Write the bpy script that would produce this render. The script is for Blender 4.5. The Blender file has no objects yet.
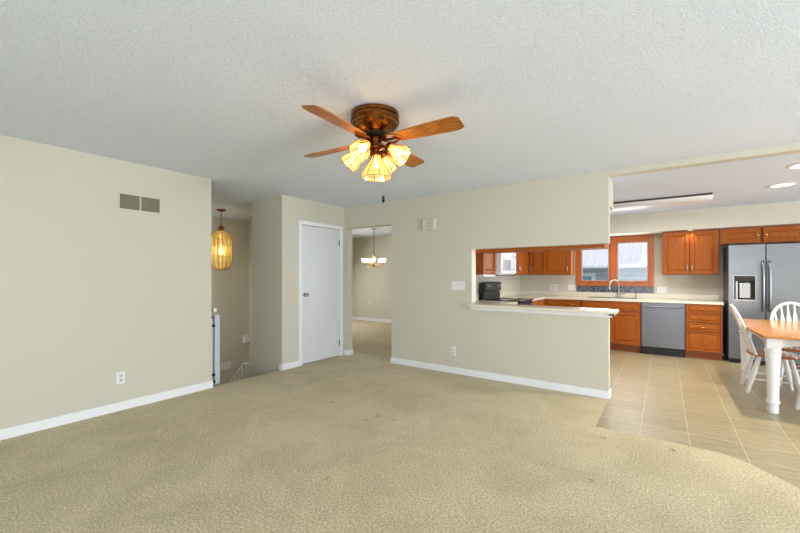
import bpy, bmesh, math, random
from mathutils import Vector, Matrix
C = bpy.context.scene.collection
S = bpy.context.scene
PI = math.pi
random.seed(4)

# ------------------------------------------------------------------ camera
cam = bpy.data.cameras.new('camera'); camo = bpy.data.objects.new('camera', cam); C.objects.link(camo)
camo.location = (0, 0, 1.312); camo.rotation_euler = (PI/2, 0, math.radians(35.24))
cam.sensor_width = 36; cam.lens = 36*373.7/800; cam.shift_y = 9.3/800; cam.clip_start = 0.02
S.camera = camo
# ------------------------------------------------------------------ world, exposure
w = bpy.data.worlds.new('world'); S.world = w; w.use_nodes = True
bg = w.node_tree.nodes['Background']; bg.inputs[0].default_value = (.86, .93, 1, 1); bg.inputs[1].default_value = 1.1
S.view_settings.view_transform = 'Standard'; S.view_settings.look = 'None'
S.view_settings.gamma = 1; S.view_settings.use_curve_mapping = False; S.view_settings.exposure = 0.22
# ------------------------------------------------------------------ daylight area lights, some at unseen openings added for the light
def area(name, loc, direction, sx, sy, power, col=(1, 1, 1), spread=180):
    l = bpy.data.lights.new(name, 'AREA'); l.shape = 'RECTANGLE'; l.size = sx; l.size_y = sy
    l.energy = power; l.color = col; l.spread = math.radians(spread)
    o = bpy.data.objects.new(name, l); C.objects.link(o); o.location = loc
    o.rotation_euler = Vector(direction).to_track_quat('-Z', 'Z').to_euler()
    return o
area('added_rear_daylight', (.2, -2.90, 1.25), (-.12, 1, 0.3), 4.0, 1.9, 90, (.84, .925, 1))  # added light at a made-up rear window out of view
area('added_patio_daylight', (5.42, 1.3, 1.15), (-1, 0, 0.5), 3.4, 2.0, 400, (.84, .925, 1))  # added light at an unseen patio door, placed to even the room
area('added_dining_daylight', (5.42, 6.1, 1.35), (-1, 0, .3), 2.0, 1.5, 105, (.84, .92, 1))  # added light at an unseen dining window, fills the kitchen
area('daylight_kitchen_window', (-.79, 8.10, 1.6), (0, -1, 0), 1.1, .75, 12, (.9, .95, 1))
area('daylight_front_room_window', (-7.83, 6.6, 1.35), (1, 0, -.75), 1.8, 1.3, 62, (.97, .98, 1))
area('added_foyer_fill', (-5.3, 1.1, .9), (-1, .9, -.1), 1.2, 1.6, 19, (1, .97, .92), 100)  # fill added to brighten the far foyer wall, no opening behind it

# ------------------------------------------------------------------ materials
def lin(c):
    return tuple((v/255/12.92 if v/255 <= .04045 else ((v/255+.055)/1.055)**2.4) for v in c) + (1,)
def mat(name, col, rough=.5, metal=0, col2=None, scale=(8, 8, 8), noise=4, detail=4, bump=0, bscale=60, bdist=.004, coat=0, spec=.5, coord='Object', ramp=(.35, .65)):
    m = bpy.data.materials.new(name); m.use_nodes = True
    nt = m.node_tree; b = nt.nodes['Principled BSDF']
    b.inputs['Base Color'].default_value = lin(col); b.inputs['Roughness'].default_value = rough
    b.inputs['Metallic'].default_value = metal; b.inputs['Specular IOR Level'].default_value = spec
    b.inputs['Coat Weight'].default_value = coat; b.inputs['Coat Roughness'].default_value = .12
    tc = nt.nodes.new('ShaderNodeTexCoord'); mp = nt.nodes.new('ShaderNodeMapping'); mp.inputs['Scale'].default_value = scale
    nt.links.new(tc.outputs[coord], mp.inputs['Vector'])
    if col2 is None: col2 = tuple(max(0, v*.995) for v in col)
    n = nt.nodes.new('ShaderNodeTexNoise'); n.inputs['Scale'].default_value = noise; n.inputs['Detail'].default_value = detail
    nt.links.new(mp.outputs[0], n.inputs['Vector'])
    r = nt.nodes.new('ShaderNodeValToRGB'); r.color_ramp.elements[0].position = ramp[0]; r.color_ramp.elements[1].position = ramp[1]
    r.color_ramp.elements[0].color = lin(col2); r.color_ramp.elements[1].color = lin(col)
    nt.links.new(n.outputs['Fac'], r.inputs['Fac']); nt.links.new(r.outputs['Color'], b.inputs['Base Color'])
    if bump:
        n2 = nt.nodes.new('ShaderNodeTexNoise'); n2.inputs['Scale'].default_value = bscale; n2.inputs['Detail'].default_value = 3
        nt.links.new(tc.outputs[coord], n2.inputs['Vector'])
        bp = nt.nodes.new('ShaderNodeBump'); bp.inputs['Strength'].default_value = bump; bp.inputs['Distance'].default_value = bdist
        nt.links.new(n2.outputs['Fac'], bp.inputs['Height']); nt.links.new(bp.outputs[0], b.inputs['Normal'])
    return m
WALLC = (203, 198, 181)
M = {}
M['wall'] = mat('wall_paint_beige', WALLC, .75, bump=.15, bscale=120, bdist=.001, col2=(204, 199, 182), scale=(1, 1, 1), noise=1.5)
M['white'] = mat('white_trim_paint', (236, 236, 238), .4)
M['door'] = mat('white_door_paint', (222, 222, 226), .45)
M['plate'] = mat('white_plastic', (234, 232, 230), .35)
M['slot'] = mat('dark_slot', (60, 58, 58), .6)
M['plategrey'] = mat('grey_toggle', (200, 198, 200), .4)
M['brass'] = mat('polished_brass', (214, 170, 84), .22, 1)
M['bronze'] = mat('antique_bronze', (150, 98, 48), .24, 1, col2=(96, 58, 28), scale=(3, 3, 9), noise=5)
M['darkmetal'] = mat('dark_metal', (40, 34, 30), .35, .8)
M['nickel'] = mat('brushed_nickel', (176, 174, 172), .28, 1)
M['steel'] = mat('stainless_steel', (146, 148, 151), .3, 1, col2=(132, 134, 137), scale=(1, 1, 60), noise=3)
M['steeldark'] = mat('stainless_dishwasher', (124, 126, 131), .38, 1, col2=(130, 132, 138), scale=(1, 1, 60), noise=3)
M['black'] = mat('gloss_black', (16, 16, 18), .18)
M['blackm'] = mat('matte_black', (22, 22, 24), .55)
M['fridgeside'] = mat('grey_fridge_side', (72, 72, 76), .45)
M['cab'] = mat('orange_maple_wood', (172, 95, 30), .42, 0, (152, 77, 21), (10, 10, 1.2), 5, 6, spec=.2, ramp=(.3, .7))
M['cabdark'] = mat('orange_maple_edge', (150, 78, 30), .4, 0, (132, 64, 22), (10, 10, 1.2), 5, 6)
M['fir'] = mat('varnished_window_wood', (190, 104, 34), .4, 0, (174, 88, 25), (6, 6, 2), 5, 5, coat=.2)
M['tabletop'] = mat('honey_wood_top', (200, 138, 72), .2, 0, (182, 118, 56), (9, 1.2, 9), 5, 6, coat=.15)
M['seat'] = mat('honey_wood_seat', (196, 116, 52), .2, 0, (176, 96, 40), (2, 9, 9), 4, 5, coat=.5)
M['chairwhite'] = mat('white_chair_paint', (232, 232, 230), .35)
M['blade'] = mat('walnut_fan_blade', (200, 126, 46), .36, 0, (112, 60, 18), (3, 22, 3), 4, 8, spec=.25, coord='Object', ramp=(.3, .7))
M['counter'] = mat('cream_laminate', (231, 224, 204), .22, 0, (225, 217, 196), (3, 3, 3), 40, 2)
M['vent'] = mat('vent_cream', (205, 200, 182), .5)
M['ventdark'] = mat('vent_louver_taupe', (140, 132, 108), .6)
M['jamb'] = mat('cream_jamb_paint', (232, 228, 212), .5)
M['chime'] = mat('ivory_plastic', (216, 211, 194), .5)
M['whiteapp'] = mat('white_appliance', (236, 236, 238), .25)
M['glassgrey'] = mat('grey_oven_glass', (170, 172, 176), .15)
M['gate'] = mat('painted_gate', (196, 198, 210), .45)
M['grille'] = mat('dark_grille', (30, 30, 32), .5)
M['diffuser'] = mat('white_acrylic', (224, 224, 226), .4)
M['siding'] = None

def principled(name, col, **kw):
    m = mat(name, col)
    b = m.node_tree.nodes['Principled BSDF']
    for k, v in kw.items(): b.inputs[k.replace('_', ' ')].default_value = v
    return m
def emis(name, col, strength):
    m = bpy.data.materials.new(name); m.use_nodes = True; b = m.node_tree.nodes['Principled BSDF']
    b.inputs['Base Color'].default_value = lin(col); b.inputs['Emission Color'].default_value = lin(col)
    b.inputs['Emission Strength'].default_value = strength; return m
M['bulb'] = emis('lit_bulb', (255, 226, 170), 9)
M['bulbw'] = emis('lit_white_bulb', (255, 244, 225), 7)
M['lens'] = emis('lit_lens', (255, 250, 240), 1.6)
def translucent(name, col, transp, rough=.3):
    m = bpy.data.materials.new(name); m.use_nodes = True; nt = m.node_tree; out = nt.nodes['Material Output']
    for n in list(nt.nodes):
        if n != out: nt.nodes.remove(n)
    tl = nt.nodes.new('ShaderNodeBsdfTranslucent'); tl.inputs[0].default_value = lin(col)
    tr = nt.nodes.new('ShaderNodeBsdfTransparent'); tr.inputs[0].default_value = lin(tuple(min(255, v+10) for v in col))
    gl = nt.nodes.new('ShaderNodeBsdfGlossy'); gl.inputs[1].default_value = rough
    df = nt.nodes.new('ShaderNodeBsdfDiffuse'); df.inputs[0].default_value = lin(col)
    a = nt.nodes.new('ShaderNodeMixShader'); a.inputs[0].default_value = transp
    nt.links.new(tl.outputs[0], a.inputs[1]); nt.links.new(tr.outputs[0], a.inputs[2])
    d = nt.nodes.new('ShaderNodeMixShader'); d.inputs[0].default_value = .25
    nt.links.new(a.outputs[0], d.inputs[1]); nt.links.new(df.outputs[0], d.inputs[2])
    e = nt.nodes.new('ShaderNodeMixShader'); e.inputs[0].default_value = .08
    nt.links.new(d.outputs[0], e.inputs[1]); nt.links.new(gl.outputs[0], e.inputs[2]); nt.links.new(e.outputs[0], out.inputs[0])
    return m
M['amber'] = translucent('amber_glass', (250, 200, 130), .62)
M['ambercage'] = translucent('gold_ribbed_glass', (238, 222, 160), .72)
M['frost'] = translucent('frosted_glass', (255, 248, 235), .1)
M['pane'] = translucent('window_glass', (240, 243, 246), .97, .02)
def pane_mat():
    m = bpy.data.materials.new('clear_window_pane'); m.use_nodes = True; nt = m.node_tree; out = nt.nodes['Material Output']
    nt.nodes.remove(nt.nodes['Principled BSDF'])
    tr = nt.nodes.new('ShaderNodeBsdfTransparent'); gl = nt.nodes.new('ShaderNodeBsdfGlossy'); gl.inputs[1].default_value = .02
    a = nt.nodes.new('ShaderNodeMixShader'); a.inputs[0].default_value = .06
    nt.links.new(tr.outputs[0], a.inputs[1]); nt.links.new(gl.outputs[0], a.inputs[2]); nt.links.new(a.outputs[0], out.inputs[0]); return m
M['pane'] = pane_mat()

# popcorn ceiling
def ceiling_mat(name, col, k=1.0):
    m = mat(name, col, .9, col2=tuple(v*.95 for v in col), scale=(1, 1, 1), noise=120, detail=4, ramp=(.36, .52))
    nt = m.node_tree; b = nt.nodes['Principled BSDF']; tc = [n for n in nt.nodes if n.type == 'TEX_COORD'][0]
    n1 = nt.nodes.new('ShaderNodeTexNoise'); n1.inputs['Scale'].default_value = 105; n1.inputs['Detail'].default_value = 4; n1.inputs['Roughness'].default_value = .65
    nt.links.new(tc.outputs['Object'], n1.inputs['Vector'])
    rp = nt.nodes.new('ShaderNodeMapRange'); rp.inputs[1].default_value = .45; rp.inputs[2].default_value = .7
    nt.links.new(n1.outputs[0], rp.inputs[0])
    bp = nt.nodes.new('ShaderNodeBump'); bp.inputs['Strength'].default_value = .55*k; bp.inputs['Distance'].default_value = .012
    nt.links.new(rp.outputs[0], bp.inputs['Height']); nt.links.new(bp.outputs[0], b.inputs['Normal']); return m
M['ceil'] = ceiling_mat('popcorn_ceiling', (238, 244, 255), 1.05)
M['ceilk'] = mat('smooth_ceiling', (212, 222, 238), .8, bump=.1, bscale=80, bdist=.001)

# carpet with furniture dents
def carpet():
    m = bpy.data.materials.new('beige_carpet'); m.use_nodes = True; nt = m.node_tree; b = nt.nodes['Principled BSDF']; L = nt.links.new
    b.inputs['Roughness'].default_value = .95; b.inputs['Specular IOR Level'].default_value = .1
    b.inputs['Sheen Weight'].default_value = .15; b.inputs['Sheen Roughness'].default_value = .5
    tc = nt.nodes.new('ShaderNodeTexCoord')
    fine = nt.nodes.new('ShaderNodeTexNoise'); fine.inputs['Scale'].default_value = 80; fine.inputs['Detail'].default_value = 6; fine.inputs['Roughness'].default_value = .85
    big = nt.nodes.new('ShaderNodeTexNoise'); big.inputs['Scale'].default_value = 1.7; big.inputs['Detail'].default_value = 7; big.inputs['Roughness'].default_value = .68; big.inputs['Distortion'].default_value = .5
    for n in (fine, big): L(tc.outputs['Object'], n.inputs['Vector'])
    r1 = nt.nodes.new('ShaderNodeValToRGB'); r1.color_ramp.elements[0].position = .40; r1.color_ramp.elements[1].position = .60
    r1.color_ramp.elements[0].color = lin((160, 147, 114)); r1.color_ramp.elements[1].color = lin((238, 222, 184))
    L(fine.outputs['Fac'], r1.inputs['Fac'])
    r2 = nt.nodes.new('ShaderNodeValToRGB'); r2.color_ramp.elements[0].position = .38; r2.color_ramp.elements[1].position = .58
    r2.color_ramp.elements[0].color = (.80, .79, .76, 1); r2.color_ramp.elements[1].color = (1, 1, 1, 1)
    L(big.outputs['Fac'], r2.inputs['Fac'])
    mx = nt.nodes.new('ShaderNodeMix'); mx.data_type = 'RGBA'; mx.blend_type = 'MULTIPLY'; mx.inputs[0].default_value = .8
    L(r1.outputs[0], mx.inputs[6]); L(r2.outputs[0], mx.inputs[7])
    acc = None
    for (x, y, rr) in DENTS:
        d = nt.nodes.new('ShaderNodeVectorMath'); d.operation = 'DISTANCE'; d.inputs[1].default_value = (x, y, 0)
        L(tc.outputs['Object'], d.inputs[0])
        mr = nt.nodes.new('ShaderNodeMapRange'); mr.interpolation_type = 'SMOOTHSTEP'; mr.inputs[1].default_value = rr*.5; mr.inputs[2].default_value = rr*1.3
        mr.inputs[3].default_value = 0; mr.inputs[4].default_value = 1; L(d.outputs['Value'], mr.inputs[0])
        if acc is None: acc = mr
        else:
            mn = nt.nodes.new('ShaderNodeMath'); mn.operation = 'MULTIPLY'; L(acc.outputs[0], mn.inputs[0]); L(mr.outputs[0], mn.inputs[1]); acc = mn
    b1 = nt.nodes.new('ShaderNodeBump'); b1.inputs['Strength'].default_value = .8; b1.inputs['Distance'].default_value = .02
    L(acc.outputs[0], b1.inputs['Height'])
    b2 = nt.nodes.new('ShaderNodeBump'); b2.inputs['Strength'].default_value = .7; b2.inputs['Distance'].default_value = .008
    L(fine.outputs['Fac'], b2.inputs['Height']); L(b1.outputs[0], b2.inputs['Normal'])
    b3 = nt.nodes.new('ShaderNodeBump'); b3.inputs['Strength'].default_value = .3; b3.inputs['Distance'].default_value = .03
    L(big.outputs['Fac'], b3.inputs['Height']); L(b2.outputs[0], b3.inputs['Normal'])
    L(b3.outputs[0], b.inputs['Normal']); L(mx.outputs[2], b.inputs['Base Color'])
    return m
def fl(px, py, z=0):
    d = (1.312-z)*373.7/(py-275.8); t = (px-400)/373.7
    return d*(.8167*t-.577), d*(.577*t+.8167)
DENTS = [(*fl(325, 478), .022), (*fl(667, 494), .018), (*fl(591, 480), .014), (*fl(671, 450), .022), (*fl(603, 438), .016),
         (*fl(377, 416), .03), (*fl(392, 420), .03), (*fl(332, 402), .025), (*fl(366, 420), .02), (*fl(377, 391), .02)]
M['carpet'] = carpet()

# kitchen tile: 33 cm squares, wavy beige glaze
def tile():
    m = bpy.data.materials.new('beige_floor_tile'); m.use_nodes = True; nt = m.node_tree; b = nt.nodes['Principled BSDF']; L = nt.links.new
    tc = nt.nodes.new('ShaderNodeTexCoord'); mp = nt.nodes.new('ShaderNodeMapping'); mp.inputs['Location'].default_value = (.165, -3.62+.33*12, 0)
    L(tc.outputs['Object'], mp.inputs['Vector'])
    br = nt.nodes.new('ShaderNodeTexBrick'); br.offset = 0; br.inputs['Scale'].default_value = 1; br.inputs['Brick Width'].default_value = .33
    br.inputs['Row Height'].default_value = .33; br.inputs['Mortar Size'].default_value = .0035; br.inputs['Mortar Smooth'].default_value = .2
    br.inputs['Color1'].default_value = lin((168, 154, 122)); br.inputs['Color2'].default_value = lin((158, 144, 114)); br.inputs['Mortar'].default_value = lin((196, 187, 160))
    L(mp.outputs[0], br.inputs['Vector'])
    mp2 = nt.nodes.new('ShaderNodeMapping'); mp2.inputs['Scale'].default_value = (2.5, 9, 1); L(tc.outputs['Object'], mp2.inputs['Vector'])
    n = nt.nodes.new('ShaderNodeTexNoise'); n.inputs['Scale'].default_value = 2.2; n.inputs['Detail'].default_value = 6; L(mp2.outputs[0], n.inputs['Vector'])
    r = nt.nodes.new('ShaderNodeValToRGB'); r.color_ramp.elements[0].position = .3; r.color_ramp.elements[1].position = .7
    r.color_ramp.elements[0].color = (.84, .83, .80, 1); r.color_ramp.elements[1].color = (1, 1, 1, 1); L(n.outputs['Fac'], r.inputs['Fac'])
    mx = nt.nodes.new('ShaderNodeMix'); mx.data_type = 'RGBA'; mx.blend_type = 'MULTIPLY'; mx.inputs[0].default_value = .9
    L(br.outputs['Color'], mx.inputs[6]); L(r.outputs[0], mx.inputs[7]); L(mx.outputs[2], b.inputs['Base Color'])
    b.inputs['Roughness'].default_value = .36
    b1 = nt.nodes.new('ShaderNodeBump'); b1.inputs['Strength'].default_value = .6; b1.inputs['Distance'].default_value = .012; L(n.outputs['Fac'], b1.inputs['Height'])
    b2 = nt.nodes.new('ShaderNodeBump'); b2.inputs['Strength'].default_value = .5; b2.inputs['Distance'].default_value = .002; b2.invert = True
    L(br.outputs['Fac'], b2.inputs['Height']); L(b1.outputs[0], b2.inputs['Normal']); L(b2.outputs[0], b.inputs['Normal'])
    return m
M['tile'] = tile()
def brickmat(name, c1, c2, mortar, bw, rh, ms, rough=.5, axes='XZ', off=.5):
    m = bpy.data.materials.new(name); m.use_nodes = True; nt = m.node_tree; b = nt.nodes['Principled BSDF']; L = nt.links.new
    tc = nt.nodes.new('ShaderNodeTexCoord'); sp = nt.nodes.new('ShaderNodeSeparateXYZ'); cb = nt.nodes.new('ShaderNodeCombineXYZ')
    L(tc.outputs['Object'], sp.inputs[0]); L(sp.outputs[axes[0]], cb.inputs[0]); L(sp.outputs[axes[1]], cb.inputs[1])
    br = nt.nodes.new('ShaderNodeTexBrick'); br.offset = off; br.inputs['Scale'].default_value = 1; br.inputs['Brick Width'].default_value = bw
    br.inputs['Row Height'].default_value = rh; br.inputs['Mortar Size'].default_value = ms
    br.inputs['Color1'].default_value = lin(c1); br.inputs['Color2'].default_value = lin(c2); br.inputs['Mortar'].default_value = lin(mortar)
    L(cb.outputs[0], br.inputs['Vector']); L(br.outputs['Color'], b.inputs['Base Color']); b.inputs['Roughness'].default_value = rough
    return m
M['mosaic'] = brickmat('blue_grey_mosaic', (30, 36, 46), (120, 128, 138), (84, 88, 92), .022, .022, .0012, .2)
M['siding'] = brickmat('blue_grey_siding', (176, 190, 204), (170, 184, 200), (130, 142, 156), 6, .12, .008, .7)
M['metalroof'] = brickmat('pale_metal_roof', (244, 243, 250), (242, 241, 249), (226, 225, 236), .22, 12, .012, .5, 'XY', 0)
M['grass'] = mat('lawn', (96, 110, 70), .9, bump=.3)

# ------------------------------------------------------------------ mesh helpers
def box(bm, x0, x1, y0, y1, z0, z1, bev=0):
    v = [bm.verts.new(p) for p in ((x0, y0, z0), (x1, y0, z0), (x1, y1, z0), (x0, y1, z0), (x0, y0, z1), (x1, y0, z1), (x1, y1, z1), (x0, y1, z1))]
    fs = [bm.faces.new([v[i] for i in q]) for q in ((0, 3, 2, 1), (4, 5, 6, 7), (0, 1, 5, 4), (1, 2, 6, 5), (2, 3, 7, 6), (3, 0, 4, 7))]
    if bev:
        es = {e for f in fs for e in f.edges}
        bmesh.ops.bevel(bm, geom=list(es), offset=bev, segments=2, profile=.5, affect='EDGES')
def prism(bm, pts, z0, z1):
    a = [bm.verts.new((x, y, z0)) for x, y in pts]; b = [bm.verts.new((x, y, z1)) for x, y in pts]; n = len(pts)
    bm.faces.new(a[::-1]); bm.faces.new(b)
    for i in range(n): bm.faces.new((a[i], a[(i+1) % n], b[(i+1) % n], b[i]))
def ring(bm, c, ax1, ax2, r1, r2, n):
    return [bm.verts.new(c + ax1*(math.cos(2*PI*k/n)*r1) + ax2*(math.sin(2*PI*k/n)*r2)) for k in range(n)]
def tube(bm, pts, rad, n=10, flat=1.0, ref=None):
    pts = [Vector(p) for p in pts]
    if not isinstance(rad, (list, tuple)): rad = [rad]*len(pts)
    prev = None; rs = []; a1 = None
    for i, p in enumerate(pts):
        t = (pts[min(i+1, len(pts)-1)]-pts[max(i-1, 0)]).normalized()
        if a1 is None:
            r = Vector(ref) if ref else (Vector((0, 0, 1)) if abs(t.z) < .9 else Vector((1, 0, 0)))
            a1 = (r - t*r.dot(t)).normalized()
        else: a1 = (a1 - t*a1.dot(t)).normalized()
        a2 = t.cross(a1)
        rr = rad[i]
        rs.append(ring(bm, p, a1, a2, rr if not isinstance(rr, tuple) else rr[0], rr*flat if not isinstance(rr, tuple) else rr[1], n))
    for a, b in zip(rs, rs[1:]):
        for k in range(n): bm.faces.new((a[k], a[(k+1) % n], b[(k+1) % n], b[k]))
    bm.faces.new(rs[0][::-1]); bm.faces.new(rs[-1])
def lathe(bm, prof, n=24, M4=None, cap=True, phase=0):
    """prof: (r, z) list around the z axis"""
    rs = []
    for r, z in prof:
        vs = []
        for k in range(n):
            a = 2*PI*k/n+phase
            p = Vector((r*math.cos(a), r*math.sin(a), z))
            vs.append(bm.verts.new(M4 @ p if M4 else p))
        rs.append(vs)
    for a, b in zip(rs, rs[1:]):
        for k in range(n): bm.faces.new((a[k], a[(k+1) % n], b[(k+1) % n], b[k]))
    if cap: bm.faces.new(rs[0][::-1]); bm.faces.new(rs[-1])
    return rs
def obj(name, bm, m, parent=None, smooth=False, loc=None):
    bmesh.ops.recalc_face_normals(bm, faces=bm.faces)
    me = bpy.data.meshes.new(name); bm.to_mesh(me); bm.free(); me.materials.append(m)
    if smooth:
        for p in me.polygons: p.use_smooth = True
        me.set_sharp_from_angle(angle=math.radians(38))
    o = bpy.data.objects.new(name, me); C.objects.link(o)
    if parent: o.parent = parent
    if loc: o.location = loc
    return o
def B(name, m, parent, *boxes, bev=0, **kw):
    bm = bmesh.new()
    for b in boxes: box(bm, *b, bev=bev)
    return obj(name, bm, m, parent, **kw)
def T(name, m, parent, pts, rad, n=10, **kw):
    bm = bmesh.new(); tube(bm, pts, rad, n, kw.pop('flat', 1.0), kw.pop('ref', None)); return obj(name, bm, m, parent, smooth=True, **kw)
def Lz(name, m, parent, prof, n=24, M4=None, cap=True, phase=0, smooth=True, loc=None):
    bm = bmesh.new(); lathe(bm, prof, n, M4, cap, phase); return obj(name, bm, m, parent, smooth=smooth, loc=loc)
def tag(o, label, cat, group=None):
    o['label'] = label; o['category'] = cat
    if group: o['group'] = group
    return o
def thing(name, label, cat, loc=(0, 0, 0), rz=0, group=None):
    o = bpy.data.objects.new(name, None); C.objects.link(o); o.location = loc; o.rotation_euler = (0, 0, rz); o.empty_display_size = .1
    return tag(o, label, cat, group)
def struct(name, m, *boxes, bev=0):
    o = B(name, m, None, *boxes, bev=bev); o['kind'] = 'structure'; return o
def sempty(name, loc=(0, 0, 0), rz=0):
    o = bpy.data.objects.new(name, None); C.objects.link(o); o.location = loc; o.rotation_euler = (0, 0, rz); o['kind'] = 'structure'; return o
def copy_tree(o, parent=None):
    c = o.copy(); C.objects.link(c)
    if parent: c.parent = parent
    for ch in list(o.children): copy_tree(ch, c)
    return c
def point(name, loc, power, col, r=.03, parent=None):
    l = bpy.data.lights.new(name, 'POINT'); l.energy = power; l.color = col; l.shadow_soft_size = r
    o = bpy.data.objects.new(name, l); C.objects.link(o); o.location = loc
    if parent: o.parent = parent
    return o
def spot(name, loc, power, col, size=120, r=.03, parent=None, blend=.3):
    l = bpy.data.lights.new(name, 'SPOT'); l.energy = power; l.color = col; l.shadow_soft_size = r; l.spot_size = math.radians(size); l.spot_blend = blend
    o = bpy.data.objects.new(name, l); C.objects.link(o); o.location = loc
    if parent: o.parent = parent
    return o

# ================================================================== THE ROOM
H = 2.44; HK = 2.385; FZ = -1.30
XL = -4.33; YB = 4.53; XR = 5.5; YR = -3.0; YK = 8.155; XK = -2.56
# floors
bm = bmesh.new()
prism(bm, [(XL, YR), (XR, YR), (XR, .30), (.69, 3.30), (.49, 3.54), (.40, 3.61), (.33, 3.635), (-.49, 3.635), (-.482, YB+.12), (-4.2, YB+.12), (-4.45, YB+.1), (-4.45, 3.3), (-4.36, 3.29), (-4.36, 2.30), (XL, 2.30)], -.2, 0)
o = obj('floor', bm, M['carpet']); o['kind'] = 'structure'
o = B('floor_front_room', M['carpet'], None, (-7.9, XK-.1, YB+.12, 8.35, -.2, 0)); o['kind'] = 'structure'
bm = bmesh.new()
prism(bm, [(XR, .30), (XR, YK), (XK, YK), (XK, YB+.12), (-.482, YB+.12), (-.49, 3.635), (.33, 3.635), (.40, 3.61), (.49, 3.54), (.69, 3.30)], -.2, -.006)
o = obj('floor_kitchen', bm, M['tile']); o['kind'] = 'structure'
struct('floor_foyer', M['tile'], (-7.1, -4.45, .9, 4.6, FZ-.1, FZ))
# ceilings
struct('ceiling', M['ceil'], (XL-.12, XR, YR, YB+.06, H, H+.1), (-7.9, XL-.12, .9, YB+.06, H, H+.1), (-7.9, -2.62, YB+.06, 8.5, H, H+.1))
struct('ceiling_kitchen', M['ceilk'], (XK, XR, YB+.12, YK, HK, HK+.15))
# walls
struct('wall_left', M['wall'], (XL-.12, XL, YR, 2.30, FZ, H))
struct('wall_closet', M['wall'], (-5.04, XL-.1, 3.29, 3.39, FZ, H), (XL-.1, XL, 3.29, 3.625, 0, H), (XL-.1, XL, 4.43, YB, 0, H), (XL-.1, XL, 3.625, 4.43, 2.075, H), (-5.04, -4.94, 3.39, 4.5, FZ, H))
struct('wall_back', M['wall'], (XL-.1, -4.26, YB, YB+.12, 0, H), (-4.26, -3.357, YB, YB+.12, 2.09, H), (-3.357, -2.056, YB, YB+.12, 0, H),
       (-2.056, -.482, YB, YB+.12, 0, .90), (-2.056, -.482, YB, YB+.12, 1.66, H), (-.482, XR, YB, YB+.12, 2.38, H))
struct('wall_kitchen_left', M['wall'], (XK-.1, XK, YB+.12, 8.35, 0, H))
struct('wall_kitchen_back', M['wall'], (XK, -1.38, YK, YK+.14, 0, HK), (-.20, XR, YK, YK+.14, 0, HK), (-1.38, -.20, YK, YK+.14, 0, 1.17), (-1.38, -.20, YK, YK+.14, 2.0, HK))
# right wall; unseen patio door and dining window openings added for the light
struct('wall_right', M['wall'], (XR, XR+.12, YR, -.5, 0, H), (XR, XR+.12, -.5, 3.1, 2.2, H), (XR, XR+.12, 3.1, 5.0, 0, H), (XR, XR+.12, 5.0, 7.2, 0, .55), (XR, XR+.12, 5.0, 7.2, 2.15, H), (XR, XR+.12, 7.2, YK, 0, H))
struct('wall_rear', M['wall'], (XL, -1.9, YR-.12, YR, 0, H), (2.3, XR, YR-.12, YR, 0, H), (-1.9, 2.3, YR-.12, YR, 0, .25), (-1.9, 2.3, YR-.12, YR, 2.25, H))  # unseen rear wall, its wide opening added to let light in
struct('wall_foyer_left', M['wall'], (-7.1, -7.0, .9, 4.6, FZ, H))
struct('wall_foyer_back', M['wall'], (-7.0, -4.94, 4.5, 4.65, FZ, H))
struct('wall_foyer_front', M['wall'], (-7.1, XL-.12, .8, .9, FZ, H))
struct('wall_front_room', M['wall'], (-7.9, XK-.1, 8.35, 8.45, 0, H))
struct('wall_front_room_left', M['wall'], (-8.0, -7.9, YB, 8.45, 0, H), (-7.9, -4.43, YB+.12, YB+.2, 0, H))
# soffits
struct('wall_soffit', M['wall'], (XK, XR, 7.68, YK, 2.065, HK))
struct('wall_soffit_peninsula', M['wall'], (XK+.36, -.482, YB+.12, 4.98, 2.075, HK), (XK, XK+.36, YB+.12, 7.68, 2.065, HK))
# baseboards
def base(name, *bx):
    o = struct(name, M['white'], *bx, bev=.003); return o
BH = .085
base('baseboard_left', (XL, XL+.014, YR, 2.314, 0, BH), (XL-.03, XL, 2.30, 2.314, 0, BH))
base('baseboard_closet', (XL, XL+.014, 3.30, 3.59, 0, BH), (XL-.05, XL+.014, 3.276, 3.29, 0, BH))
base('baseboard_closet_corner', (XL+.002, -4.246, YB-.014, YB, 0, BH), (-4.26, -4.246, YB, YB+.13, 0, BH))
base('baseboard_back', (-3.371, -.468, YB-.014, YB, 0, BH), (-3.371, -3.357, YB, YB+.13, 0, BH), (-.482, -.468, YB, YB+.12, 0, BH))
base('baseboard_front_room', (-7.9, XK-.1, 8.336, 8.35, 0, .09))
# frames of the unseen openings added to carry the area lights
def winframe(name, x0, x1, y0, y1, z0, z1, ax):
    e = sempty(name, ((x0+x1)/2, (y0+y1)/2, z0))
    cx, cy = e.location.x, e.location.y
    bxs = []
    t = .06
    if ax == 'x':
        W = x1-x0; h = z1-z0; n = 3
        bxs = [(-W/2, W/2, -.04, .04, 0, t), (-W/2, W/2, -.04, .04, h-t, h)] + [(-W/2+i*(W-t)/n, -W/2+i*(W-t)/n+t, -.04, .04, t, h-t) for i in range(n+1)]
        B('window_frame', M['white'], e, *bxs); B('pane', M['pane'], e, (-W/2, W/2, -.004, .004, 0, h))
    else:
        W = y1-y0; h = z1-z0; n = 2
        bxs = [(-.04, .04, -W/2, W/2, 0, t), (-.04, .04, -W/2, W/2, h-t, h)] + [(-.04, .04, -W/2+i*(W-t)/n, -W/2+i*(W-t)/n+t, t, h-t) for i in range(n+1)]
        B('window_frame', M['white'], e, *bxs); B('pane', M['pane'], e, (-.004, .004, -W/2, W/2, 0, h))
winframe('window_added_rear', -1.9, 2.3, YR-.10, YR-.02, .25, 2.25, 'x')
winframe('window_added_dining', XR+.02, XR+.10, 5.0, 7.2, .55, 2.15, 'y')
winframe('door_added_patio', XR+.02, XR+.10, -.5, 3.1, 0, 2.2, 'y')

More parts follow.
